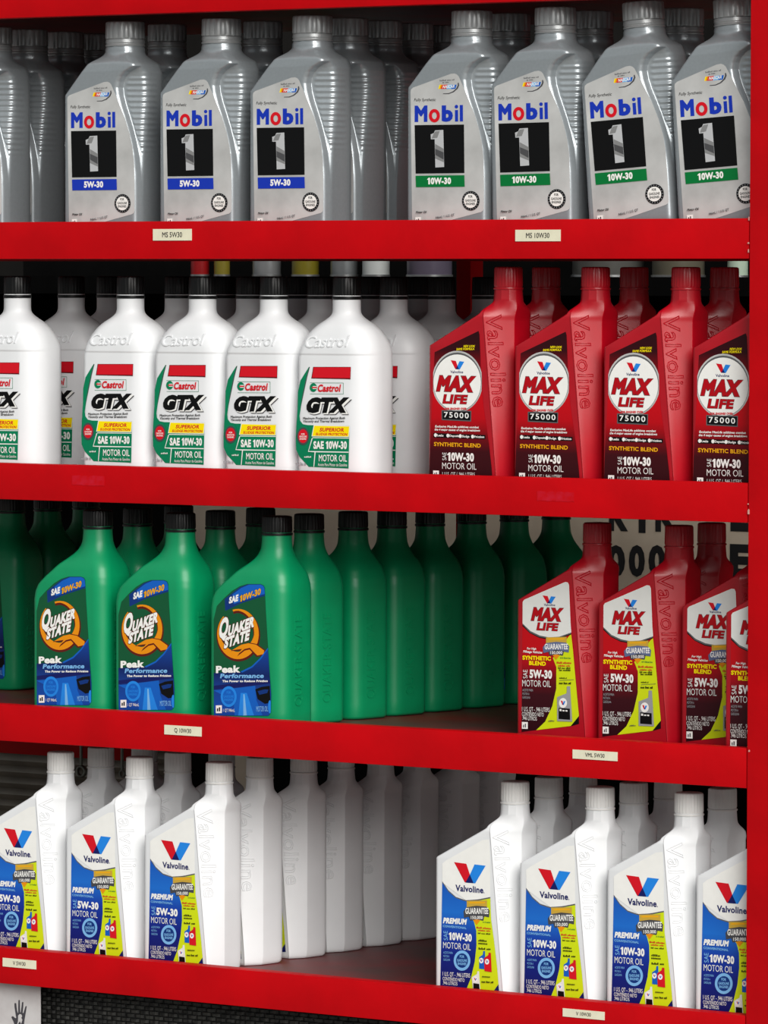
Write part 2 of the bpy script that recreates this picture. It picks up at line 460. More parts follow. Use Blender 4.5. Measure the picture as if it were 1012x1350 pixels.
def silver_label(grade, band):
    A = Art(320, 90, 6.325, YF, ref_root(412, 21, 1, 60, SIL['capx']), -0.030)
    right_edge = [(470, 100), (500, 170), (545, 280), (590, 390), (630, 520), (655, 640), (668, 760), (671, 900), (672, 1050), (672, 1175)]
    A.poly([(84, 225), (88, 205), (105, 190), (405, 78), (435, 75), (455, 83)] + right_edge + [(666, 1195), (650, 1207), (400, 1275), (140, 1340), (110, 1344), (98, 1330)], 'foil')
    for k, (ln, a, b) in enumerate((([8, 5, 3], (318, 140), (436, 132)), ([2, 4], (340, 156), (392, 152)))):
        A.fine_print(ln, a, b, 14, 'darkgrey')
    for k, (c, x0, x1) in enumerate((('yellow', 308, 322), ('orange', 318, 336), ('red', 330, 372), ('paleblue', 372, 412), ('midblue', 412, 446))):
        A.poly([(x0 + 8, 168), (x1 + 8, 166), (x1 - 2, 200), (x0 - 2, 202)], c)
    A.text('NASCAR', (340, 196), (436, 192), 24, 'white', 0.03, 0.3)
    arc = [(470, 150), (474, 172), (462, 200), (430, 228), (390, 243), (345, 243)]
    inner = [(345, 238), (388, 236), (422, 222), (450, 197), (462, 172), (462, 152)]
    A.poly(arc + inner, 'darkgrey')
    A.text('Fully Synthetic', (113, 302), (285, 300), 24, 'black', 0.0, 0.25)
    for ch, x0, x1, y, h, c in (('M', 118, 220, 472, 134, 'blue'), ('b', 335, 424, 469, 140, 'blue')):
        sc = 1.0 if ch == 'M' else 0.95
        A.text(ch, (x0, y), (x1, y - 2), h * sc, c, 0.055)
    A.poly([(440, 374), (465, 373), (466, 467), (441, 468)], 'blue'); A.ell(452, 346, 14, 15, 'blue', n=16, )
    A.poly([(479, 333), (504, 332), (505, 466), (480, 467)], 'blue')
    A.ell(276, 420, 44, 55, 'red', hole=(19, 28))
    A.poly([(118, 497), (513, 492), (517, 888), (127, 893)], 'black')
    A.poly([(247, 573), (272, 562), (282, 540), (348, 536), (355, 839), (285, 843), (279, 612), (249, 613)], 'chrome')
    A.poly([(283, 650), (350, 690), (351, 720), (283, 690)], 'chrome_mid')
    A.poly([(283, 690), (351, 720), (352, 780), (284, 740)], 'chrome_dark')
    A.poly([(284, 740), (352, 780), (353, 800), (284, 770)], 'chrome_mid')
    A.poly([(270, 568), (285, 548), (320, 545), (300, 600), (255, 606)], 'chrome_mid')
    A.poly([(127, 911), (517, 906), (520, 1000), (130, 1004)], band)
    w = 168 if len(grade) == 5 else 190
    A.grade(grade, (316 - w / 2, 981), (316 + w / 2, 979), 54, 'white', 0.05)
    A.ell(569, 1115, 70, 80, 'black', hole=(52, 59))
    for k in range(20):
        a = k / 20 * 2 * math.pi
        A.ell(569 + 61 * math.cos(a), 1115 + 70 * math.sin(a), 3.5, 4.5, 'grey', n=6)
    A.ell(569, 1115, 52, 59, 'white')
    for ln, y, w in (('FOR', 1090, 34), ('GASOLINE', 1122, 84), ('ENGINES', 1150, 74)): A.text(ln, (569 - w / 2, y), (569 + w / 2, y), 20, 'black', 0.03)
    A.text('Motor Oil', (132, 1218), (215, 1216), 19, 'black', 0.03, 0.2)
    A.poly([(128, 1250), (172, 1249), (172, 1290), (128, 1291)], 'white')
    A.fine_print([2], (136, 1284), (164, 1284), 24, 'darkgrey')
    A.text('946mL / 1 U.S. QT', (290, 1264), (440, 1238), 19, 'darkgrey', 0.02)
    return A.build('silver_label')

# ---- kind 2: round-shouldered white bottle, black cap
WHT = dict(D=62, capx=0.0, H=233.6)
def round_d(z): return interp([(0, 30.2), (144.0, 30.2), (145.5, 31), (152, 30.8), (160, 29.6), (168, 27.5), (178, 24), (186, 20.5), (192, 17.6), (196, 16.4)], z)
def round_corners(z):
    w = interp([(0, 49.4), (138, 49.4), (148, 48.8), (156, 47.4), (164, 44.8), (172, 40.5), (180, 33.5), (186, 27), (190, 22), (194, 17.8), (197, 16.4)], z)
    d = round_d(z); r = min(26, d * 0.95, w * 0.95)
    db = interp([(0, 31), (152, 30.8), (160, 29.6), (168, 27.5), (178, 24), (186, 20.5), (192, 17.6), (196, 16.4)], z)
    return [(-w, -d, min(7 + max(0, z - 140) * 0.4, r), 3), (w, -d, r, 2), (w, db, min(14 + max(0, z - 150) * 0.3, r), 3), (-w, db, min(14, r), 2)]
zs_r = frange(4, 140, 12) + frange(140, 150, 0.75) + frange(150, 198, 2) + [198, 205, 212]
round_body = make_body('round_body', round_corners, zs_r, [(176, 0.0), (197, 1.0)], 0.0, [(170, 17), (198, 16.2), (212, 16.2)], M_WHITE, smooth=30)
round_cap = make_cap('round_cap', 0.0, 211.5, 233.6, 16.4, 22, 0.5, M_BLACK_CAP, duty=0.75)
round_collar = make_ring('round_collar', 0.0, [(15.5, 207.2), (16.9, 207.4), (17.1, 208.3), (16.9, 210.8), (15.5, 211.3)], M_BLACK_CAP)

def round_emboss():
    A = Art(380, 430, 6.427, YF, ref_root(457, 365, 2, 62, 0.0), 0)
    vs_, fs_, w = glyphs('Castrol', 0.0, extrude=0.05)
    O = A.P(135, 182); U = A.P(490, 172) - O; Vv = A.P(135, 85) - O
    V = []
    for v in vs_:
        q = O + U * (v.x / w) + Vv * (v.y / CAPH) + U.normalized() * (0.25 * Vv.length * v.y / CAPH)
        V.append((q.x, -round_d(q.y * 1000) / 1000 - 0.0002 - (0.0009 if v.z > 0 else -0.001), q.y))
    return mesh_from('round_emboss', V, fs_, M_WHITE)

def round_label(grade):
    A = Art(380, 430, 6.427, YF, ref_root(457, 365, 2, 62, 0.0), -0.0302)
    A.poly([(172, 345), (140, 395), (100, 460), (78, 560), (75, 700), (65, 850), (60, 960), (63, 1045), (90, 1105), (170, 1192), (507, 1206), (515, 848), (160, 838), (120, 830), (97, 800), (92, 760), (105, 680), (130, 560), (158, 430), (180, 345)], 'green')
    A.poly([(180, 345), (158, 430), (130, 560), (105, 680), (98, 700), (122, 560), (150, 430), (174, 345)], 'darkgrey')
    A.poly([(208, 345), (527, 345), (524, 450), (192, 443)], 'darkred')
    A.poly([(213, 349), (524, 349), (521, 440), (198, 436)], 'red')
    for y0, y1 in ((478, 481), (572, 575)): A.poly([(182, y0), (465, y0 + 2), (465, y1 + 2), (182, y1)], 'green')
    A.poly([(462, 480), (465, 480), (465, 575), (462, 575)], 'green')
    A.ell(210, 520, 31, 37, 'green')
    A.poly([(205, 508), (238, 508), (238, 532), (205, 532)], 'white')
    A.poly([(198, 514), (240, 514), (240, 526), (198, 526)], 'red')
    A.text('Castrol', (243, 556), (436, 556), 62, 'red', 0.04, 0.18)
    A.text('GTX', (150, 752), (512, 752), 130, 'darkgrey', 0.10, 0.28)
    A.lv += 1
    A.text('GTX', (146, 746), (506, 746), 130, 'white', 0.09, 0.28)
    A.lv += 1
    A.text('GTX', (138, 736), (488, 736), 132, 'black', 0.085, 0.28)
    A.text('Maximum Protection Against Both', (122, 790), (478, 788), 20, 'black', 0.02, 0.2)
    A.text('Viscosity and Thermal Breakdown', (122, 815), (470, 815), 20, 'black', 0.02, 0.2)
    A.poly([(160, 838), (517, 845), (507, 1206), (500, 1206), (170, 1060), (172, 1048), (200, 948)], 'green')
    A.poly([(214, 838), (519, 846), (512, 940), (196, 934)], 'white')
    A.poly([(219, 843), (515, 850), (508, 935), (202, 930)], 'yellow')
    A.text('SUPERIOR', (262, 893), (470, 895), 32, 'red', 0.04, 0.25)
    A.text('SLUDGE PROTECTION', (230, 925), (496, 928), 22, 'red', 0.04, 0.25)
    A.poly([(203, 942), (514, 946), (513, 952), (206, 948)], 'white')
    A.poly([(206, 948), (172, 1058), (510, 1064), (510, 1072), (230, 1068), (218, 1192), (212, 1192), (222, 1068), (166, 1064), (198, 948)], 'white')
    A.grade('SAE ' + grade, (212, 1040), (495, 1042), 66, 'white', 0.045)
    A.text('MOTOR OIL', (258, 1145), (495, 1148), 56, 'white', 0.01)
    A.text('Aceite Para Motor de Gasolina', (250, 1184), (497, 1188), 24, 'white', 0.0)
    A.ell(124, 932, 52, 74, 'darkgrey')
    A.ell(124, 932, 40, 58, 'red')
    for ln, y, w in (('FOR', 922, 30), ('GASOLINE', 942, 62), ('ENGINES', 962, 56)): A.text(ln, (124 - w / 2, y), (124 + w / 2, y), 14, 'white', 0.02)
    A.fine_print([6], (135, 1114), (195, 1114), 14, 'white', 0.01)
    A.fine_print([4, 3, 2], (62, 1180), (150, 1180), 30, 'grey', 0.04)
    return A.build('round_label')

# ---- kind 3: sloped-shoulder bottle with an angled column at the right
COLB = dict(D=58, capx=37.5, H=245)
def col_xb(z): return interp([(0, 42), (14, 41), (194, 23.0), (204, 21)], z)
def column_corners(z):
    d = interp([(0, 29), (190, 29), (200, 25), (208, 19), (212, 17)], z)
    xl = interp([(0, -52), (156, -52), (193, 16.5), (200, 19.5), (208, 20.5)], z)
    xr = interp([(0, 52), (186, 52), (196, 54), (205, 54.5)], z) if z > 186 else interp([(0, 50.5), (12, 52), (186, 52)], z)
    xb = max(col_xb(z), xl + 1.0)
    yc = interp([(0, -9), (190, -9), (208, -7)], z)
    return [(xl, -d, 5, 2), (xb - 1.2, -d, 0.8, 0), (xb, -d - interp([(0, 1.0), (188, 1.0), (200, 0.0)], z), 0.8, 3), (xr, yc, 1.8, 4), (xr, d, 9, 3), (xl, d, 9, 3)]
zs_c = [4, 8, 12] + frange(20, 150, 16) + frange(150, 214, 1.6) + [214, 220, 223]
BL_C = [(194, 0.0), (209, 1.0)]; RN_C = [(185, 19), (204, 17.2), (212, 16.4), (223, 15.6)]
def column_emboss(material, d=29):
    vs_, fs_, w = glyphs('Valvoline', 0.0, outline=0.02, spacing=1.04)
    V = []; L = 104.0; hh = 17.0; sx = L / w
    for v in vs_:
        z = 192 - v.x * sx
        fb = Vector((col_xb(z), -30.0)); cr = Vector((52.0, -9.0)); e = (cr - fb).normalized(); nn = Vector((e.y, -e.x))
        k = min(1.0, ((cr - fb).length - 7.5) / hh)
        q = fb + e * (3.2 + v.y / CAPH * hh * k) + nn * (0.3 + v.z * 24)
        V.append((q.x / 1000, q.y / 1000, z / 1000))
    return mesh_from('column_emboss', V, fs_, material, smooth=60)
def column_set(tagname, m, mcap):
    return (make_body(tagname + '_body', column_corners, zs_c, BL_C, COLB['capx'], RN_C, m, smooth=26),
            make_cap(tagname + '_cap', COLB['capx'], 222.5, 245, 16.2, 26, 0.45, mcap, duty=0.5),
            make_ring(tagname + '_collar', COLB['capx'], [(14.5, 219.4), (16.6, 219.6), (16.9, 220.3), (16.6, 221.6), (14.5, 222)], mcap),
            column_emboss(m))

def vlogo(A, x0, y0, w, h, scale=1.0):
    def q(x, y): return (x0 + x * w, y0 + y * h)
    A.poly([q(0, 0), q(.39, .08), q(.50, .58), q(.41, .97), q(.34, .95)], 'red')
    A.poly([q(.65, .11), q(1, .17), q(.67, 1.0), q(.42, .97), q(.50, .60)], 'skyblue')
    A.poly([q(.50, .58), q(.62, .99), q(.36, .96)], 'navy')

def maxlife_words(A, mx, lf):
    A.text('MAX', (mx[0], mx[1]), (mx[2], mx[3]), mx[4], 'crimson', 0.075, 0.26, outline=('darkgrey', 0.022))
    A.text('LIFE', (lf[0], lf[1]), (lf[2], lf[3]), lf[4], 'crimson', 0.05, 0.22, outline=('darkgrey', 0.02))

def oval_label():
    A = Art(560, 420, 6.133, YF, ref_root(671, 354, 2, 58, COLB['capx']), -0.029)
    A.poly([(85, 272), (440, 100), (448, 130), (462, 500), (478, 700), (500, 850), (525, 1020), (545, 1200), (552, 1290), (40, 1290), (50, 1000), (60, 800), (75, 500)], 'oval_red')
    A.text('NEW LOOK', (318, 232), (410, 232), 18, 'yellow', 0.03, 0.2)
    A.text('SAME FORMULA', (260, 256), (406, 254), 18, 'yellow', 0.03, 0.2)
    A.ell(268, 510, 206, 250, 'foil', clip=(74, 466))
    A.ell(268, 512, 196, 238, 'foil_dark', clip=(76, 464))
    A.ell(268, 518, 192, 228, 'white', clip=(77, 463))
    vlogo(A, 215, 336, 110, 76)
    A.text('Valvoline', (213, 441), (316, 443), 22, 'navy', 0.02)
    maxlife_words(A, (98, 588, 396, 597, 130), (150, 686, 342, 692, 74))
    A.text('FOR ENGINES OVER', (172, 738), (345, 738), 18, 'red', 0.05)
    A.poly([(143, 740), (383, 746), (381, 832), (143, 820)], 'foil_dark')
    A.poly([(150, 748), (376, 753), (374, 824), (150, 812)], 'black')
    A.text('75000', (162, 798), (362, 808), 44, 'white', 0.015, spacing=1.25)
    A.text('Exclusive MaxLife additives combat', (90, 880), (442, 888), 18, 'white', 0.03, 0.2)
    A.text('the 4 major causes of engine breakdown', (85, 905), (452, 914), 18, 'white', 0.03, 0.2)
    A.poly([(78, 925), (497, 942), (497, 974), (78, 960)], 'black')
    for k, wd in enumerate(('Leaks', 'Deposits', 'Sludge', 'Friction')):
        x = 90 + k * 100
        A.ell(x + 4, 942 + k * 4, 12, 15, 'white', n=14)
        A.text(wd, (x + 18, 952 + k * 4), (x + 18 + len(wd) * 10, 954 + k * 4), 18, 'white', 0.03)
    A.text('SYNTHETIC BLEND', (82, 1030), (460, 1044), 32, 'gold', 0.03)
    A.text('SAE', (182, 1145), (182, 1082), 0, 'offwhite', 0.0, up=(-32, 0))
    A.grade('10W-30', (190, 1150), (405, 1157), 68, 'white', 0.05)
    A.text('MOTOR OIL', (148, 1214), (425, 1222), 50, 'offwhite', -0.005)
    A.poly([(75, 1228), (122, 1230), (122, 1272), (75, 1270)], 'white')
    A.fine_print([2], (84, 1263), (112, 1263), 22, 'darkgrey')
    A.text('1 U.S. QT / .946 LITERS', (150, 1270), (412, 1276), 30, 'offwhite', 0.0)
    return A.build('oval_label')

def badge(A, x0, y0, w, h, banner):
    def q(x, y): return (x0 + x * w, y0 + y * h)
    A.poly([q(.12, .0), q(.9, -.02), q(.9, .3), q(.12, .32)], 'amber')
    A.poly([q(.2, .05), q(.82, .04), q(.82, .1), q(.2, .11)], 'gold')
    A.poly([q(.26, .62), q(.76, .62), q(.5, 1.0)], 'orange')
    A.poly([q(0, .44), q(.12, .26), q(.5, .2), q(.88, .24), q(1, .4), q(.98, .68), q(.5, .58), q(.02, .70)], banner)
    A.poly([q(.2, .64), q(.5, .56), q(.8, .62), q(.76, .82), q(.5, .76), q(.26, .82)], 'darkgrey')
    A.text('GUARANTEE', q(.07, .54), q(.95, .54), .25 * h, 'white', 0.03)
    A.text('150,000', q(.28, .75), q(.74, .75), .13 * h, 'white', 0.02)

def mini_bottle(A, pts, body, oval, dark=None):
    A.poly(pts, body)
    if dark: A.poly(dark, 'navy' if body == 'midblue' else 'black')
    A.ell(oval[0], oval[1], oval[2], oval[3], 'white', n=20)
    vlogo(A, oval[0] - oval[2] * .6, oval[1] - oval[3] * .5, oval[2] * 1.2, oval[3] * .9)

def shield_label():
    A = Art(675, 760, 6.43, YF + 0.062, ref_root(787, 686, 3, 58, COLB['capx'], 0.062), -0.029)
    A.poly([(88, 210), (100, 192), (450, 40), (475, 45), (487, 70), (500, 400), (520, 620), (540, 900), (566, 1182), (566, 1250), (500, 1268), (205, 1302), (80, 1318)], 'shield_red')
    A.poly([(500, 488), (515, 620), (540, 900), (566, 1182), (497, 1267), (205, 1302), (280, 1230), (340, 1100), (374, 950), (375, 770), (345, 690), (400, 640), (470, 520)], 'lime')
    A.poly([(566, 1186), (566, 1250), (500, 1268)], 'black')
    A.poly([(88, 420), (150, 480), (230, 520), (310, 535), (400, 528), (502, 492), (500, 470), (300, 505), (90, 395)], 'black')
    A.poly([(89, 408), (150, 474), (230, 512), (310, 526), (400, 520), (502, 484), (500, 465), (300, 500), (90, 390)], 'foil_dark')
    A.poly([(90, 215), (102, 197), (450, 46), (473, 50), (483, 72), (496, 400), (502, 474), (400, 510), (310, 515), (235, 500), (155, 462), (89, 398)], 'offwhite')
    vlogo(A, 258, 160, 112, 70)
    A.text('Valvoline', (270, 249), (365, 252), 20, 'navy', 0.02)
    maxlife_words(A, (160, 374, 416, 383, 114), (208, 455, 384, 463, 66))
    badge(A, 262, 515, 224, 190, 'slate')
    A.text('For High', (127, 618), (205, 622), 18, 'white', 0.03, 0.2)
    A.text('Mileage Vehicles', (95, 644), (256, 654), 20, 'white', 0.03, 0.2)
    A.text('SYNTHETIC', (90, 705), (330, 714), 36, 'yellow', 0.05)
    A.text('BLEND', (146, 750), (288, 758), 36, 'yellow', 0.05)
    A.text('SAE', (132, 864), (132, 790), 0, 'offwhite', 0.0, up=(-36, 0))
    A.text('5W-30', (150, 860), (340, 868), 72, 'white', 0.05)
    A.text('MOTOR OIL', (88, 930), (330, 938), 54, 'offwhite', -0.005)
    for k, wd in enumerate(('ACEITE PARA', 'MOTOR A', 'GASOLINA')):
        A.text(wd, (90, 972 + 31 * k), (90 + len(wd) * 8.2, 974 + 31 * k), 20, 'grey', 0.0)
    A.text('1 U.S. QT - .946 LITERS', (86, 1140), (320, 1148), 36, 'white', 0.0)
    A.text('CONTENIDO NETO', (86, 1180), (270, 1187), 32, 'white', 0.0)
    A.text('.946 LITROS', (88, 1215), (212, 1222), 32, 'white', 0.0)
    A.poly([(85, 1232), (135, 1234), (135, 1292), (85, 1290)], 'white')
    A.fine_print([2], (95, 1280), (125, 1280), 34, 'darkgrey')
    A.fine_print([2, 2, 7, 4], (410, 695), (500, 698), 14, 'bandgreen', 0.0)
    A.fine_print([6, 9], (380, 738), (505, 740), 18, 'red', 0.03)
    A.fine_print([7, 4], (392, 762), (495, 764), 15, 'red', 0.03)
    A.fine_print([3, 4, 5], (392, 782), (497, 784), 15, 'black', 0.03)
    A.fine_print([3, 7], (400, 800), (498, 802), 15, 'black', 0.03)
    A.fine_print([9, 2], (402, 866), (466, 868), 14, 'black', 0.01)
    A.poly([(402, 880), (525, 872), (525, 875), (402, 883)], 'darkgrey')
    A.fine_print([4, 4, 3], (400, 912), (502, 914), 20, 'black', 0.06)
    mini_bottle(A, [(384, 1022), (465, 990), (467, 930), (494, 930), (512, 1230), (384, 1226)], 'grey', (434, 1072, 34, 42), [(396, 1112), (492, 1120), (494, 1215), (396, 1208)])
    A.fine_print([3], (405, 1140), (480, 1146), 18, 'white', 0.02)
    A.fine_print([7], (310, 1230), (362, 1228), 12, 'darkgrey')
    return A.build('shield_label')

def blue_label(grade):
    A = Art(570, 1120, 7.108, YF, ref_root(679, 1029, 4, 58, COLB['capx']), -0.029)
    A.poly([(92, 130), (130, 100), (470, -90), (530, -95), (540, 60), (542, 450), (320, 480), (93, 310)], 'white')
    A.poly([(92, 296), (150, 382), (220, 444), (310, 474), (420, 468), (542, 444), (543, 470), (420, 490), (310, 492), (220, 462), (150, 402), (92, 318)], 'foil_dark')
    A.poly([(92, 310), (150, 395), (220, 455), (310, 485), (420, 481), (543, 457), (550, 650), (577, 850), (606, 1100), (627, 1345), (72, 1345), (82, 900)], 'premium_blue')
    A.poly([(320, 484), (420, 481), (543, 457), (550, 650), (577, 850), (606, 1100), (627, 1345), (305, 1345), (362, 1200), (397, 1050), (413, 900), (411, 760), (390, 680), (345, 600)], 'lime')
    A.poly([(618, 1262), (627, 1345), (560, 1345)], 'navy')
    vlogo(A, 203, 117, 296, 200)
    A.text('Valvoline', (217, 388), (478, 410), 60, 'navy', 0.03)
    A.text('.', (482, 410), (488, 411), 50, 'navy', 0.03)
    badge(A, 293, 480, 244, 228, 'darkgrey')
    A.text('PREMIUM', (100, 690), (316, 704), 54, 'white', 0.06, 0.2)
    A.text('CONVENTIONAL', (100, 726), (320, 746), 21, 'paleblue', 0.03)
    A.text('SAE', (146, 850), (144, 762), 0, 'paleblue', 0.0, up=(-38, -2))
    A.grade(grade, (155, 846), (370, 864), 72, 'white', 0.05)
    A.text('MOTOR OIL', (102, 922), (360, 944), 58, 'offwhite', -0.005)
    for k, wd in enumerate(('ACEITE PARA', 'MOTOR A', 'GASOLINA')):
        A.text(wd, (104, 974 + 33 * k), (104 + len(wd) * 8.0, 978 + 33 * k), 20, 'paleblue', 0.0)
    A.ell(279, 1040, 78, 95, 'paleblue', hole=(56, 68))
    A.ell(279, 1040, 56, 68, 'deepblue')
    for ln, y, w in (('FOR', 1012, 42), ('GASOLINE', 1048, 92), ('ENGINES', 1080, 80)): A.text(ln, (279 - w / 2, y), (279 + w / 2, y + 4), 24, 'paleblue', 0.03)
    A.text('1 U.S. QT - .946 LITERS', (98, 1182), (355, 1200), 38, 'white', 0.0)
    A.text('CONTENIDO NETO', (98, 1224), (302, 1240), 32, 'white', 0.0)
    A.text('.946 LITROS', (98, 1262), (236, 1274), 32, 'white', 0.0)
    A.fine_print([2, 2, 7], (475, 685), (545, 690), 14, 'bandgreen', 0.0)
    A.fine_print([6, 9], (415, 738), (552, 748), 18, 'red', 0.03)
    A.fine_print([7, 4], (428, 762), (545, 770), 15, 'red', 0.03)
    A.fine_print([3, 4, 5], (428, 790), (545, 798), 15, 'black', 0.03)
    A.fine_print([7], (432, 860), (512, 866), 20, 'black', 0.03)
    A.fine_print([9], (432, 886), (518, 892), 20, 'black', 0.03)
    A.fine_print([5, 3], (434, 936), (548, 942), 20, 'black', 0.06)
    mini_bottle(A, [(440, 1008), (474, 985), (478, 950), (494, 950), (498, 1122), (440, 1116)], 'midblue', (460, 1040, 20, 26))
    mini_bottle(A, [(486, 1016), (526, 988), (530, 964), (550, 968), (558, 1148), (490, 1138)], 'red', (514, 1050, 20, 26))
    mini_bottle(A, [(372, 1196), (420, 1166), (424, 1140), (440, 1140), (452, 1320), (384, 1310)], 'offwhite', (406, 1215, 22, 28), [(386, 1250), (442, 1258), (446, 1310), (386, 1302)])
    A.fine_print([9], (470, 1196), (545, 1200), 17, 'black', 0.02)
    A.fine_print([4, 4, 3], (464, 1246), (576, 1252), 20, 'black', 0.06)
    return A.build('blue_label')

# ---- kind 4: green bottle, black cap
GRN = dict(D=62, capx=21.5, H=244)
def green_corners(z):
    xl = interp([(0, -54), (137, -54), (147, -52.2), (155, -48), (164, -38.5), (173, -27.5), (185, -14), (192, -7), (198, -2), (205, 1.8), (211, 3.4), (217, 3.7)], z)
    xr = interp([(0, 54), (156, 54), (166, 53.2), (176, 51), (186, 47.5), (197, 43.2), (205, 41), (217, 39.3)], z)
    d = interp([(0, 31), (158, 31), (166, 30.3), (175, 28.6), (186, 25), (196, 21.2), (205, 18.8), (217, 17.8)], z)
    return [(xl, -d, min(8, d), 2), (xr, -d, min(17, d), 2), (xr, d, min(12, d), 2), (xl, d, min(10, d), 2)]
zs_g = frange(4, 130, 14) + frange(130, 218, 2) + [218, 224, 226]
green_body = make_body('green_body', green_corners, zs_g, [(178, 0.0), (212, 1.0)], GRN['capx'], [(170, 24), (196, 19.8), (206, 18.2), (217, 17.4), (226, 17)], M_GREEN, smooth=34, n=8)
green_cap = make_cap('green_cap', GRN['capx'], 225.0, 244, 17.9, 30, 0.55, M_BLACK_CAP, duty=0.5)
green_collar = make_ring('green_collar', GRN['capx'], [(16, 221.4), (18.2, 221.6), (18.4, 222.4), (18.2, 224.2), (16, 224.7)], M_BLACK_CAP)
def green_emboss():
    vs_, fs_, w = glyphs('QUAKER STATE', 0.0, extrude=0.05)
    V = []; L = 104.0; hh = 13.5
    for v in vs_:
        V.append(((54.0 + (0.75 if v.z > 0 else -0.6)) / 1000, (4.0 - v.y / CAPH * hh) / 1000, (25 + v.x / w * L) / 1000))
    return mesh_from('green_emboss', V, fs_, M_GREEN)

def green_label():
    A = Art(270, 740, 6.281, YF, ref_root(365, 680, 3, 62, GRN['capx']), -0.031)
    A.poly([(160, 305), (225, 245), (288, 207), (350, 188), (460, 188), (485, 198), (497, 220), (505, 400), (520, 650), (536, 900), (551, 1100), (549, 1250), (530, 1278), (78, 1276), (74, 1100), (74, 480), (100, 370)], 'labelgreen')
    A.poly([(165, 312), (290, 215), (360, 190), (460, 190), (484, 200), (495, 220), (500, 285), (400, 316), (300, 348), (230, 382), (170, 410)], 'deepblue')
    A.poly([(230, 275), (300, 222), (365, 194), (460, 193), (482, 203), (493, 222), (497, 270), (400, 300), (300, 332), (240, 355)], 'midblue')
    A.text('SAE', (200, 352), (276, 328), 54, 'white', 0.055, 0.1)
    A.grade('10W-30', (288, 338), (462, 274), 52, 'gold', 0.045, 0.1, outline=('black', 0.022))
    # the big amber ring with a crossing tail
    def ringpts(ox, oy, k):
        out = []; inn = []
        for i in range(41):
            a = math.radians(-105 + 330 * i / 40)
            th = 14 + 46 * max(0, math.sin(a)) ** 1.2 + (24 if math.cos(a) > 0 else 6) * abs(math.cos(a))
            out.append((ox + (172 + k) * math.cos(a), oy + (208 + k) * math.sin(a)))
            inn.append((ox + (172 - th - k) * math.cos(a), oy + (208 - th - k) * math.sin(a)))
        return out + inn[::-1]
    A.poly(ringpts(278, 612, 9), 'rust')
    A.poly(ringpts(276, 602, 0), 'orange')
    A.poly([(215, 742), (300, 690), (365, 672), (430, 684), (505, 735), (500, 778), (430, 792), (372, 730), (330, 740), (268, 788), (300, 740)], 'rust')
    A.poly([(225, 736), (305, 690), (362, 678), (425, 690), (492, 738), (488, 768), (436, 780), (374, 716), (330, 726), (272, 772), (310, 725)], 'orange')
    A.text('Q', (112, 650), (188, 622), 165, 'white', 0.05, 0.16, outline=('rust', 0.03))
    A.text('UAKER', (190, 625), (408, 542), 88, 'white', 0.06, 0.2, outline=('rust', 0.05))
    A.text('STATE', (158, 726), (366, 652), 88, 'white', 0.06, 0.2, outline=('rust', 0.05))
    A.poly([(76, 925), (300, 912), (390, 868), (460, 800), (525, 715), (536, 900), (551, 1100), (549, 1250), (530, 1278), (78, 1276)], 'peak_blue')
    A.poly([(300, 912), (390, 868), (460, 800), (525, 715), (526, 728), (465, 812), (395, 880), (310, 922)], 'midblue')
    A.poly([(76, 1030), (250, 1010), (540, 985), (545, 1010), (300, 1042), (76, 1062)], 'navy')
    A.poly([(76, 1070), (180, 1060), (420, 1030), (430, 1150), (480, 1276), (250, 1277), (240, 1150)], 'midblue')
    A.poly([(300, 1090), (350, 1090), (410, 1276), (280, 1277)], 'skyblue')
    A.poly([(322, 1100), (332, 1100), (350, 1276), (322, 1277)], 'paleblue')
    A.poly([(420, 1060), (470, 1040), (540, 1030), (547, 1170), (500, 1180), (440, 1140)], 'black')
    A.poly([(440, 1075), (500, 1060), (530, 1062), (520, 1090), (455, 1105)], 'deepblue')
    A.ell(541, 1205, 14, 55, 'skyblue', n=18, clip=(525, 549))
    A.ell(201, 1120, 66, 86, 'skyblue')
    A.ell(201, 1120, 48, 64, 'midblue')
    for ln, y, w in (('FOR', 1096, 34), ('GASOLINE', 1128, 84), ('ENGINES', 1156, 74)): A.text(ln, (201 - w / 2, y), (201 + w / 2, y), 20, 'skyblue', 0.02)
    A.text('Peak', (96, 926), (298, 920), 60, 'white', 0.05)
    A.text('Performance', (130, 968), (490, 966), 38, 'paleblue', 0.04, 0.2)
    A.text('The Power to Reduce Friction', (148, 1001), (524, 999), 18, 'white', 0.05, 0.1)
    A.poly([(95, 1193), (145, 1192), (145, 1256), (95, 1257)], 'white')
    A.fine_print([2], (104, 1242), (136, 1242), 36, 'black', 0.03)
    A.text('1 QT 946mL', (156, 1246), (252, 1246), 26, 'offwhite', 0.01)
    A.text('MOTOR OIL', (430, 1244), (526, 1243), 44, 'paleblue', 0.01)
    return A.build('green_label')

# ---- assemble a kind: (body, cap, collar, (label, lettering), emboss)
KINDS = {}
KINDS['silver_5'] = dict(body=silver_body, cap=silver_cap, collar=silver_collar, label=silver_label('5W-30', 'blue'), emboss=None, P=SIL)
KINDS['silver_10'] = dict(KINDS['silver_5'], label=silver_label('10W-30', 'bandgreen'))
_em = round_emboss()
KINDS['round_10'] = dict(body=round_body, cap=round_cap, collar=round_collar, label=round_label('10W-30'), emboss=_em, P=WHT)
KINDS['round_5'] = dict(KINDS['round_10'], label=round_label('5W-30'))
b, c, k, e = column_set('red', M_REDP, M_REDP)
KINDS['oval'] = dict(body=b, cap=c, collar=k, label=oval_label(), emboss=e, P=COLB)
b, c, k, e = column_set('maroon', M_REDP2, M_REDP2)
KINDS['shield'] = dict(body=b, cap=c, collar=k, label=shield_label(), emboss=e, P=COLB)
b, c, k, e = column_set('pale', M_WHITE, M_WHITE_CAP)
KINDS['white_10'] = dict(body=b, cap=c, collar=k, label=blue_label('10W-30'), emboss=e, P=COLB)
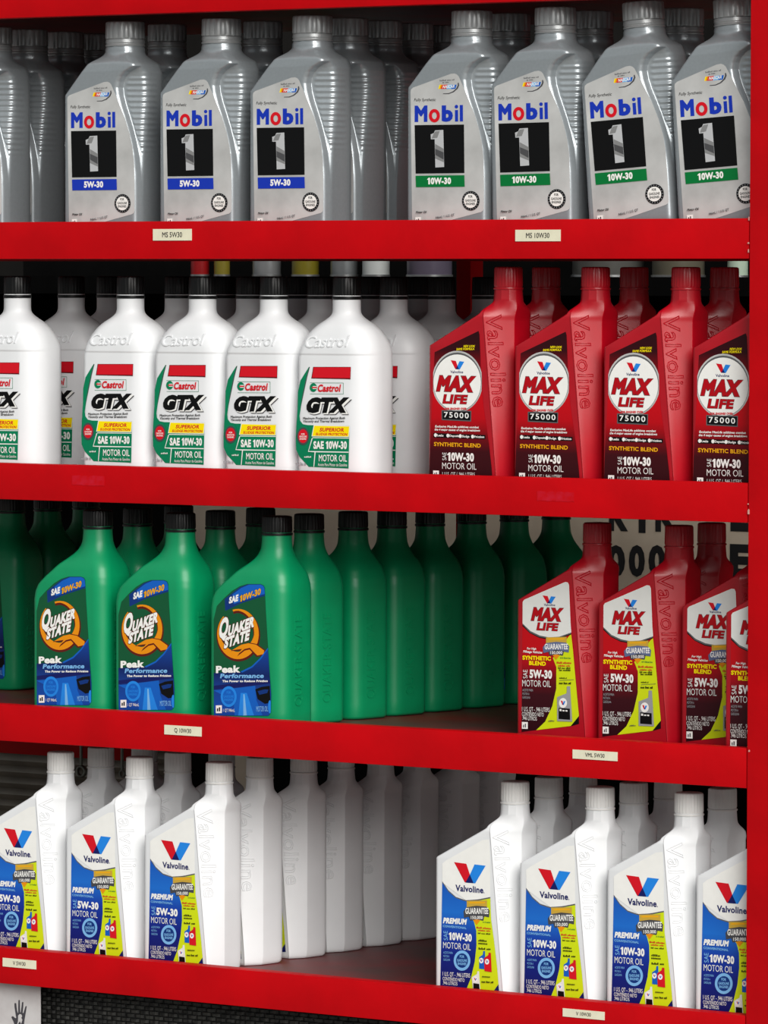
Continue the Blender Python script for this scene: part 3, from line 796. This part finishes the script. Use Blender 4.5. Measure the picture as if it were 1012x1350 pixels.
KINDS['white_5'] = dict(KINDS['white_10'], label=blue_label('5W-30'))
KINDS['green'] = dict(body=green_body, cap=green_cap, collar=green_collar, label=green_label(), emboss=green_emboss(), P=GRN)

def bottle(kind, shelf, capu, capv, depth, label, group, turn=0.0, lean=0.0, with_label=True):
    """capu,capv: where the cap's centre shows; depth: how far the bottle stands behind the front row (m)"""
    K = KINDS[kind]; P = K['P']; Y = YF + P['D'] / 2000 + depth
    X = point_at(capu, capv, Y).x - P['capx'] / 1000
    root = empty('motor_oil_bottle', (X, Y, SHELF_Z[shelf]))
    if turn: root.rotation_euler.z = math.radians(turn)
    if lean:
        a = math.radians(lean); root.rotation_euler.y = -a
        root.location.x += 0.235 * math.sin(a)
        root.location.z += 0.050 * math.sin(a)
    new_obj('body', K['body'], root)
    cp = new_obj('cap', K['cap'], root)
    new_obj('collar', K['collar'], cp)
    if with_label:
        lb = new_obj('label', K['label'][0], root); new_obj('lettering', K['label'][1], lb)['kind'] = 'stuff'
    if K['emboss']: new_obj('embossed_lettering', K['emboss'], root)
    tag(root, label, 'bottle', group)
    return root

ORD = ['', 'first', 'second', 'third', 'fourth', 'fifth', 'sixth', 'seventh', 'eighth', 'ninth']
def column(kind, shelf, capv, spots, front_label, short, group, look, turn=0.0, lean=0.0, back_turn=0.0):
    """spots: (capu, depth) from the front backwards"""
    for i, (u, dpt) in enumerate(spots):
        if i == 0: lab = front_label
        else: lab = '%s, %s behind the %s' % (look, ('next' if i == 1 else ORD[i]), short)
        bottle(kind, shelf, u, capv, dpt, lab, group, turn if i == 0 else back_turn + random.uniform(-0.8, 0.8), lean if i == 0 else 0.0)

# top shelf
gA = 'silver bottles on the top shelf'
lookA = 'silver oil bottle in shadow'
column('silver_5', 1, 30, [(-9, 0.030), (40, 0.105), (88, 0.18), (128, 0.245)], 'silver bottle cut off by the left picture edge, top shelf', 'silver bottle at the left edge', gA, lookA, back_turn=-8.5)
column('silver_5', 1, 26, [(165, 0.0), (222, 0.085)], 'silver bottle with blue 5W-30 band, leftmost of the three', 'leftmost blue-banded bottle', gA, lookA, back_turn=-8.5)
column('silver_5', 1, 24, [(292, 0.0), (348, 0.085)], 'silver bottle with blue 5W-30 band, middle of the three', 'middle blue-banded bottle', gA, lookA, back_turn=-8.5)
column('silver_5', 1, 21, [(412, 0.0), (461, 0.077), (506, 0.149), (547, 0.220), (588, 0.291)], 'silver bottle with blue 5W-30 band, rightmost of the three', 'rightmost blue-banded bottle', gA, lookA, back_turn=-8.5)
column('silver_10', 1, 14, [(622, 0.0), (673, 0.082)], 'silver bottle with green 10W-30 band, leftmost of the four', 'leftmost green-banded silver bottle', gA, lookA, back_turn=-3.0)
column('silver_10', 1, 8, [(732, 0.0), (782, 0.078)], 'silver bottle with green 10W-30 band, second from the left', 'second green-banded silver bottle', gA, lookA, lean=0.8, back_turn=-3.0)
column('silver_10', 1, 2, [(848, 0.0), (902, 0.082)], 'tilted silver bottle with green 10W-30 band, third from the left', 'third green-banded silver bottle', gA, lookA, turn=1.0, lean=4.0, back_turn=-8.5)
column('silver_10', 1, 0, [(968, 0.0)], 'tilted silver bottle with green band, cut off by the right post', '', gA, lookA, turn=1.0, lean=3.8)

# second shelf, white bottles with black caps
gB = 'white black-capped bottles on the second shelf'
lookB = 'white bottle with black cap'
column('round_5', 2, 365, [(23, 0.0), (94, 0.10), (145, 0.19)], 'white black-capped bottle at the left edge, label reading 5W-30', 'white bottle at the left edge', gB, lookB)
column('round_10', 2, 365, [(172, 0.0), (235, 0.092), (294, 0.182)], 'white black-capped bottle with 10W-30 label, leftmost of four', 'leftmost white 10W-30 bottle', gB, lookB)
column('round_10', 2, 365, [(267, 0.0), (329, 0.092), (391, 0.184)], 'white black-capped bottle with 10W-30 label, second of four', 'second white 10W-30 bottle', gB, lookB)
column('round_10', 2, 365, [(361, 0.0), (423, 0.092), (486, 0.184), (548, 0.276)], 'white black-capped bottle with 10W-30 label, third of four', 'third white 10W-30 bottle', gB, lookB)
column('round_10', 2, 365, [(457, 0.0), (519, 0.092), (582, 0.184), (640, 0.272)], 'white black-capped bottle with 10W-30 label, beside the red bottles', 'white bottle beside the red bottles', gB, lookB)
# second shelf, red bottles
gC = 'red bottles on the second shelf'
lookC = 'red bottle in shadow'
column('oval', 2, 356, [(670, 0.0), (720, 0.077)], 'red bottle with round white emblem, leftmost of four, second shelf', 'leftmost bright red bottle', gC, lookC)
column('oval', 2, 355, [(785, 0.0), (836, 0.077)], 'red bottle with round white emblem, second of four, second shelf', 'second bright red bottle', gC, lookC)
column('oval', 2, 354, [(904, 0.0), (955, 0.077)], 'red bottle with round white emblem, third of four, second shelf', 'third bright red bottle', gC, lookC)
column('oval', 2, 354, [(1023, 0.0)], 'red bottle with round emblem, cut off by the right post', '', gC, lookC)

# third shelf, green bottles
gD = 'green bottles on the third shelf'
lookD = 'green bottle with black cap'
column('green', 3, 685, [(15, 0.27), (65, 0.345), (116, 0.42)], 'dark green bottle deep in the shelf at the left edge', 'dark green bottle at the left edge', gD, lookD, back_turn=-9.0)
column('green', 3, 675, [(129, 0.0), (184, 0.083), (238, 0.168)], 'green bottle with blue label, leftmost of the three in front', 'leftmost green bottle with blue label', gD, lookD, back_turn=-9.0)
column('green', 3, 677, [(238, 0.0), (293, 0.083), (346, 0.168)], 'green bottle with blue label, middle of the three in front', 'middle green bottle with blue label', gD, lookD, back_turn=-9.0)
column('green', 3, 680, [(365, 0.0), (410, 0.074), (468, 0.155), (519, 0.226), (569, 0.30), (624, 0.38), (680, 0.462), (735, 0.542)], 'green bottle with blue label, rightmost of the three in front', 'rightmost green bottle with blue label', gD, lookD, back_turn=-9.0)
# third shelf, dark red bottles
gE = 'dark red bottles on the third shelf'
lookE = 'dark red bottle without visible label'
column('shield', 3, 688, [(787, 0.062)], 'dark red bottle with lime label panel, leftmost on third shelf', '', gE, lookE)
column('shield', 3, 690, [(895, 0.062), (938, 0.138)], 'dark red bottle with lime label panel, second from left', 'second lime-labelled dark red bottle', gE, lookE)
column('shield', 3, 694, [(1007, 0.062)], 'dark red bottle with lime label panel, third from left', '', gE, lookE)
column('shield', 3, 694, [(1067, 0.0)], 'dark red bottle cut off by the right post, overlapping its neighbour', '', gE, lookE)

# bottom shelf, white bottles
gF = 'white blue-labelled bottles on the bottom shelf'
lookF = 'plain white bottle'
column('white_5', 4, 1000, [(80, 0.0), (137, 0.084), (194, 0.168)], 'white bottle with 5W-30 blue label, cut by left edge', 'white bottle at bottom left', gF, lookF, back_turn=-8.0)
column('white_5', 4, 1003, [(184, 0.0), (238, 0.082), (296, 0.168)], 'white bottle with 5W-30 blue label, middle of three', 'middle white 5W-30 bottle', gF, lookF, back_turn=-8.0)
column('white_5', 4, 1008, [(289, 0.0), (346, 0.084), (404, 0.168), (453, 0.242), (505, 0.318), (553, 0.392), (607, 0.472), (655, 0.545)], 'white bottle with 5W-30 blue label, heading the long white column', 'rightmost white 5W-30 bottle', gF, lookF, back_turn=-8.0)
column('white_10', 4, 1030, [(679, 0.0), (727, 0.074), (772, 0.142)], 'white bottle with 10W-30 blue label, leftmost of four', 'leftmost white 10W-30 bottle of the bottom shelf', gF, lookF, back_turn=-8.0)
column('white_10', 4, 1040, [(791, 0.0), (839, 0.074), (884, 0.142)], 'white bottle with 10W-30 blue label, second of four', 'second blue-labelled 10W-30 bottle', gF, lookF, back_turn=-8.0)
column('white_10', 4, 1046, [(908, 0.0), (956, 0.074)], 'white bottle with 10W-30 blue label, third of four', 'third blue-labelled 10W-30 bottle', gF, lookF, back_turn=-8.0)
column('white_10', 4, 1052, [(1027, 0.0)], 'white bottle with 10W-30 blue label, cut off by right post', '', gF, lookF, back_turn=-8.0)

# ------------------------------------------------------------------ price tags on the lips
M_TAG = mat('tag_paper', (226, 222, 196), 0.6, noise=0.08, nscale=80)
M_INKT = mat('tag_ink', (52, 48, 46), 0.6)
M_RESID = mat('glue_residue', (188, 22, 42), 0.55, rgb2=(186, 4, 14), nscale=110, spec=0.12)
def price_tag(u0, v0, u1, v1, words, label):
    a = point_at(u0, v0, 0.0); b = point_at(u1, v1, 0.0)
    cx, cz = (a.x + b.x) / 2, (a.z + b.z) / 2; w, h = (b.x - a.x), (a.z - b.z)
    # the frame's tag corners lie on the sloping shelf edge, so take the height at the middle
    t = empty('price_tag', (cx, -0.0002, cz - h / 2))
    new_obj('card', box_mesh('card', -w / 2, w / 2, -0.0006, 0, 0, h, M_TAG), t)
    vs_, fs_, tw = glyphs(words, 0.012)
    W = h * 0.43 / CAPH * tw * 0.86
    V = [((v.x / tw - 0.5) * W, -0.0008 - v.z * 0.00002, h * 0.29 + v.y / CAPH * h * 0.43) for v in vs_]
    new_obj('lettering', mesh_from('lettering', V, fs_, M_INKT), t)
    tag(t, label, 'price tag', 'paper tags on the shelf lips')
price_tag(202, 302, 253, 317, 'MS 5W30', 'cream paper tag reading MS 5W30 on red shelf lip')
price_tag(679.5, 303, 739, 318, 'MS 10W30', 'cream paper tag reading MS 10W30 on red shelf lip')
price_tag(217, 955.5, 266, 971, 'Q 10W30', 'cream paper tag reading Q 10W30 on red shelf lip')
price_tag(755, 988, 814, 1003.5, 'VML 5W30', 'cream paper tag reading VML 5W30 on red shelf lip')
price_tag(4, 1262.5, 48, 1278, 'V 5W30', 'cream paper tag reading V 5W30 on red shelf lip')
price_tag(742, 1329, 797, 1345, 'V 10W30', 'cream paper tag reading V 10W30 on red shelf lip')
def residue(u0, v0, u1, v1, label):
    a = point_at(u0, v0, 0.0); b = point_at(u1, v1, 0.0); n = 14; rnd = random.Random(int(u0))
    w, h = b.x - a.x, a.z - b.z
    pts = [(i / n * w, rnd.uniform(0, .08) * h) for i in range(n + 1)] + [(w - i / n * w, h - rnd.uniform(0, .08) * h) for i in range(n + 1)]
    V = [(x, -0.0003, z) for x, z in pts] + [(x, -0.0001, z) for x, z in pts]; N = len(pts)
    F = [tuple(range(N)), tuple(reversed(range(N, 2 * N)))] + [(i, i + N, (i + 1) % N + N, (i + 1) % N) for i in range(N)]
    o = new_obj('tag_residue', mesh_from('tag_residue', V, F, M_RESID), None, (a.x, 0, b.z)); tag(o, label, 'residue', 'torn tag marks on the second lip')
residue(95, 626, 138, 641, 'faint glue mark of a removed tag under the white bottles')
residue(708, 647, 757, 662, 'faint glue mark of a removed tag under the red bottles')

# ------------------------------------------------------------------ below the bottom lip
M_WEAVE = mat('black_weave', (60, 60, 57), 0.55, spec=0.3, rgb2=(18, 18, 18), nscale=120)
M_WEAVE_B = mat('weave_backing', (12, 12, 12), 0.8)
wv = new_obj('woven_panel', box_mesh('woven_panel', RACK_L + 0.001, RACK_R - 0.001, 0.0, 0.012, 0.001, LIP_BOT[4] - GROUND + 0.01, M_WEAVE_B), rack, (0, 0.05, 0))
tag(wv, 'black woven strip panel')
V = []; F = []
rnd = random.Random(3)
row = 0; z = LIP_BOT[4] - GROUND + 0.012
while z > 0.35:
    x = RACK_L + (0.007 if row % 2 else 0.0)
    while x < RACK_R - 0.014:
        h = 0.0036; b0 = len(V); j = rnd.uniform(-.0003, .0003); dp = rnd.uniform(.002, .0032)
        prof = [(0, -0.0003), (0.003, -dp), (0.010, -dp), (0.0128, -0.0003)]
        for zz in (z + j, z + j - h):
            for px, py in prof: V.append((x + px, py, zz))
        for k in range(3): F.append((b0 + k, b0 + 4 + k, b0 + 5 + k, b0 + 1 + k))
        F.append((b0 + 3, b0 + 2, b0 + 1, b0)); F.append((b0 + 4, b0 + 7, b0 + 6, b0 + 5))
        x += 0.014
    z -= 0.0052; row += 1
o = new_obj('weave', mesh_from('weave', V, F, M_WEAVE), wv); o['kind'] = 'stuff'

# hanging warning sheet with a printed hand
M_SHEET = mat('sheet_paper', (206, 204, 204), 0.6, rgb2=(190, 186, 186), nscale=30)
M_HAND = mat('hand_ink', (62, 60, 66), 0.6)
a = point_at(-45, 1296, 0.02); bq = point_at(53, 1300, 0.02)
sx0, sx1 = a.x, bq.x; sz1 = LIP_BOT[4] - 0.0008; sz0 = sz1 - 0.125
sh = empty('warning_sheet', (0, 0.020, sz0)); tag(sh, 'white sheet with a dark printed hand below the bottom lip', 'sign')
new_obj('sheet', box_mesh('sheet', sx0, sx1, 0.0, 0.0012, 0, sz1 - sz0, M_SHEET), sh)
def hand_pt(x, y):
    p = point_at(0 + x / 8.433, 1280 + y / 8.433, 0.02); return (p.x, p.z - sz0)
hand = [(128, 515), (135, 503), (150, 506), (172, 525), (182, 522), (172, 460), (163, 400), (162, 362), (172, 355), (182, 362), (190, 430), (198, 465), (204, 465), (204, 400), (206, 330), (214, 320), (222, 330), (224, 400), (226, 460), (232, 462), (240, 400), (246, 350), (255, 343), (262, 350), (260, 400), (254, 465), (262, 470), (274, 430), (284, 395), (293, 388), (298, 396), (292, 440), (282, 500), (274, 545), (268, 600), (262, 660), (258, 720), (200, 720), (184, 660), (168, 610), (150, 560)]
spot = [(205, 495), (222, 478), (240, 482), (250, 505), (240, 520), (252, 545), (238, 590), (224, 560), (212, 575), (200, 600), (196, 640), (190, 610), (204, 555)]
V = []; F = []
for pl, y in ((hand, -0.0003),):
    q = [hand_pt(*p) for p in pl]; V += [(x, y, z) for x, z in q]
    F += [tuple(t) for t in tessellate_polygon([[Vector((x, z, 0)) for x, z in q]])]
new_obj('hand_print', mesh_from('hand_print', V, F, M_HAND), sh)
q = [hand_pt(*p) for p in spot]
new_obj('hand_highlight', mesh_from('hand_highlight', [(x, -0.0006, z) for x, z in q], [tuple(t) for t in tessellate_polygon([[Vector((x, z, 0)) for x, z in q]])], M_SHEET), sh)

# ------------------------------------------------------------------ behind the rack: lettered board, cans on a far ledge
M_SIGN = mat('beige_board', (226, 212, 190), 0.7, rgb2=(206, 192, 170), nscale=12)
M_SLET = mat('board_black', (26, 26, 28), 0.6)
YS = 1.02
a = point_at(252, 640, YS); bq = point_at(1075, 860, YS)
sb = empty('lettered_board', ((a.x + bq.x) / 2, YS, bq.z)); tag(sb, 'beige board with large black letters standing behind the third shelf', 'sign')
hw = (bq.x - a.x) / 2
new_obj('board', box_mesh('board', -hw, hw, 0.0, 0.012, 0, a.z - bq.z, M_SIGN), sb)
new_obj('leg', box_mesh('leg', -hw + .05, -hw + .09, 0.013, 0.04, GROUND - bq.z, a.z - bq.z, M_SIGN), sb)
new_obj('leg', box_mesh('leg', hw - .09, hw - .05, 0.013, 0.04, GROUND - bq.z, a.z - bq.z, M_SIGN), sb)
def board_letter(ch, u0, u1, vb, vt, bold=0.05):
    vs_, fs_, w = glyphs(ch, bold)
    p0 = point_at(u0, vb, YS); p1 = point_at(u1, vb, YS); pt = point_at(u0, vt, YS)
    V = []; F = []; b0 = 0; ymax = max(v.y for v in vs_)
    for v in vs_: V.append((p0.x + (p1.x - p0.x) * v.x / w - sb.location.x, -0.0006 - v.z * 0.0001, p0.z + (pt.z - p0.z) * v.y / ymax - sb.location.z))
    for f in fs_: F.append(tuple(b0 + i for i in f))
    new_obj('letter', mesh_from('board_letter', V, F, M_SLET), sb)
board_letter('K', 803, 828, 697, 655); board_letter('I', 842, 851, 698, 655, 0.08); board_letter('K', 864, 892, 698, 655); board_letter('E', 963, 988, 697, 655, 0.06)
board_letter('0', 800, 824, 757, 718); board_letter('0', 829, 850, 757, 718); board_letter('0', 855, 877, 757, 718); board_letter('E', 962, 988, 757, 717, 0.06)

# far ledge with cans, seen between the caps and the lip of the second shelf
YC = 1.15
p0 = point_at(-60, 363.5, YC); p1 = point_at(1080, 363.5, YC)
M_LEDGE = mat('dark_ledge', (10, 10, 10), 0.9, spec=0.05, noise=0.3)
LZ = p0.z
lg = empty('far_ledge', ((p0.x + p1.x) / 2, YC, GROUND)); tag(lg, 'dark shelf unit far behind the rack holding cans', 'shelf')
hw = (p1.x - p0.x) / 2
new_obj('shelf_board', box_mesh('ledge_board', -hw, hw, -0.05, 0.16, LZ - GROUND - 0.025, LZ - GROUND, M_LEDGE), lg)
new_obj('back_panel', box_mesh('ledge_back', -hw, hw, 0.161, 0.175, 0, LZ - GROUND + 0.30, M_LEDGE), lg)
new_obj('leg', box_mesh('ledge_leg', -hw, -hw + .03, -0.05, 0.16, 0, LZ - GROUND - 0.026, M_LEDGE), lg)
new_obj('leg', box_mesh('ledge_leg', hw - .03, hw, -0.05, 0.16, 0, LZ - GROUND - 0.026, M_LEDGE), lg)
def can(u0, u1, body, rgb, label, metal=0.0, h=0.12):
    a = point_at(u0, 362, YC); b = point_at(u1, 362, YC)
    cxx = (a.x + b.x) / 2; r = (u1 - u0) / 2 / 1.0 / 985.0
    t = empty('can', (cxx, YC, LZ))
    m = mat('can_' + body, rgb, 0.35, metal, noise=0.1, nscale=30); mr = mat('can_rim', (170, 172, 172), 0.3, 0.8)
    R = r * 1000; seg = 32
    new_obj('body', make_ring('can_body', 0, [(R * .2, 1.0), (R * .94, 1.0), (R * .96, 3), (R * .96, h * 1000 - 3), (R * .9, h * 1000 - 1), (R * .2, h * 1000 - 1)], m, seg), t)
    new_obj('rim', make_ring('can_rim', 0, [(R * .9, 0), (R, 0), (R, 2.6), (R * .95, 2.8)], mr, seg), t)
    new_obj('rim', make_ring('can_rim_top', 0, [(R * .95, h * 1000 - 3), (R, h * 1000 - 2.8), (R, h * 1000), (R * .9, h * 1000)], mr, seg), t)
    tag(t, label, 'can', 'cans on the far shelf')
can(250, 277, 'red', (150, 20, 24), 'red can on the far shelf above the white bottles')
can(281, 304, 'olive', (128, 116, 40), 'small olive yellow can right beside the red can')
can(331, 372, 'silver', (168, 170, 172), 'silver can on the far shelf left of the yellow can', 0.6)
can(383, 422, 'yellow', (120, 110, 30), 'dull yellow can between two silver cans')
can(434, 473, 'steel', (150, 154, 156), 'silver can right of the dull yellow can', 0.6)
can(476, 515, 'white', (196, 200, 198), 'white can on the far shelf behind the black caps')
can(534, 598, 'mauve', (96, 88, 104), 'wide mauve grey can on the far shelf', 0.1)
can(752, 852, 'grey', (92, 92, 88), 'wide dark grey can above the red bottles')
can(858, 930, 'khaki', (98, 94, 80), 'wide khaki can above the third red bottle')
can(958, 986, 'mint', (176, 196, 176), 'pale mint can beside the right post')

# corrugated panel standing behind the bottom shelf at the left
M_CORR = mat('corrugated_grey', (120, 112, 100), 0.7, noise=0.3, nscale=20)
qa = point_at(-120, 960, 1.0); qb = point_at(232, 1150, 1.0)
n = 46; V = []; F = []
for i in range(n * 4 + 1):
    z = GROUND + (qa.z - GROUND) * i / (n * 4); y = 0.004 * math.sin(i * math.pi / 2)
    V += [(qa.x, 1.0 + y, z), (qb.x, 1.0 + y, z), (qa.x, 1.004 + y, z), (qb.x, 1.004 + y, z)]
for i in range(n * 4):
    a, b = i * 4, i * 4 + 4
    F += [(a, a + 1, b + 1, b), (a + 2, b + 2, b + 3, a + 3), (a, b, b + 2, a + 2), (a + 1, a + 3, b + 3, b + 1)]
o = new_obj('corrugated_panel', mesh_from('corrugated_panel', V, F, M_CORR)); tag(o, 'grey brown corrugated panel standing behind the bottom shelf, far left', 'panel')

# ring bolts seen behind the bottom shelf
M_BOLT = mat('dull_steel', (120, 126, 118), 0.4, 0.7, noise=0.2)
def ring_bolt(u, v, r, label):
    p = point_at(u, v, RACK_D - 0.03)
    bm = bmesh.new(); V = []; F = []
    N, Mn = 20, 8
    for i in range(N):
        a = 2 * math.pi * i / N
        for j in range(Mn):
            b = 2 * math.pi * j / Mn; rr = r + r * .38 * math.cos(b)
            V.append((rr * math.cos(a), r * .38 * math.sin(b), rr * math.sin(a)))
    for i in range(N):
        for j in range(Mn): F.append((i * Mn + j, ((i + 1) % N) * Mn + j, ((i + 1) % N) * Mn + (j + 1) % Mn, i * Mn + (j + 1) % Mn))
    bm.free()
    b0 = len(V); top = LIP_TOP[3] - DROP - 0.0185 - p.z
    for zz in (r * 1.2, top):
        for i in range(8): V.append((.0022 * math.cos(i * math.pi / 4), .0022 * math.sin(i * math.pi / 4), zz))
    for i in range(8): F.append((b0 + i, b0 + (i + 1) % 8, b0 + 8 + (i + 1) % 8, b0 + 8 + i))
    o = new_obj('ring_bolt', mesh_from('ring_bolt', V, F, M_BOLT, smooth=50), None, p); tag(o, label, 'bolt', 'ring bolts under the third shelf')
ring_bolt(107, 1017, 0.0066, 'dull steel ring bolt behind the bottom left white bottle')
ring_bolt(161, 1020, 0.0040, 'small steel ring bolt left of the middle white bottle')
bpy.data.objects.remove(_to)
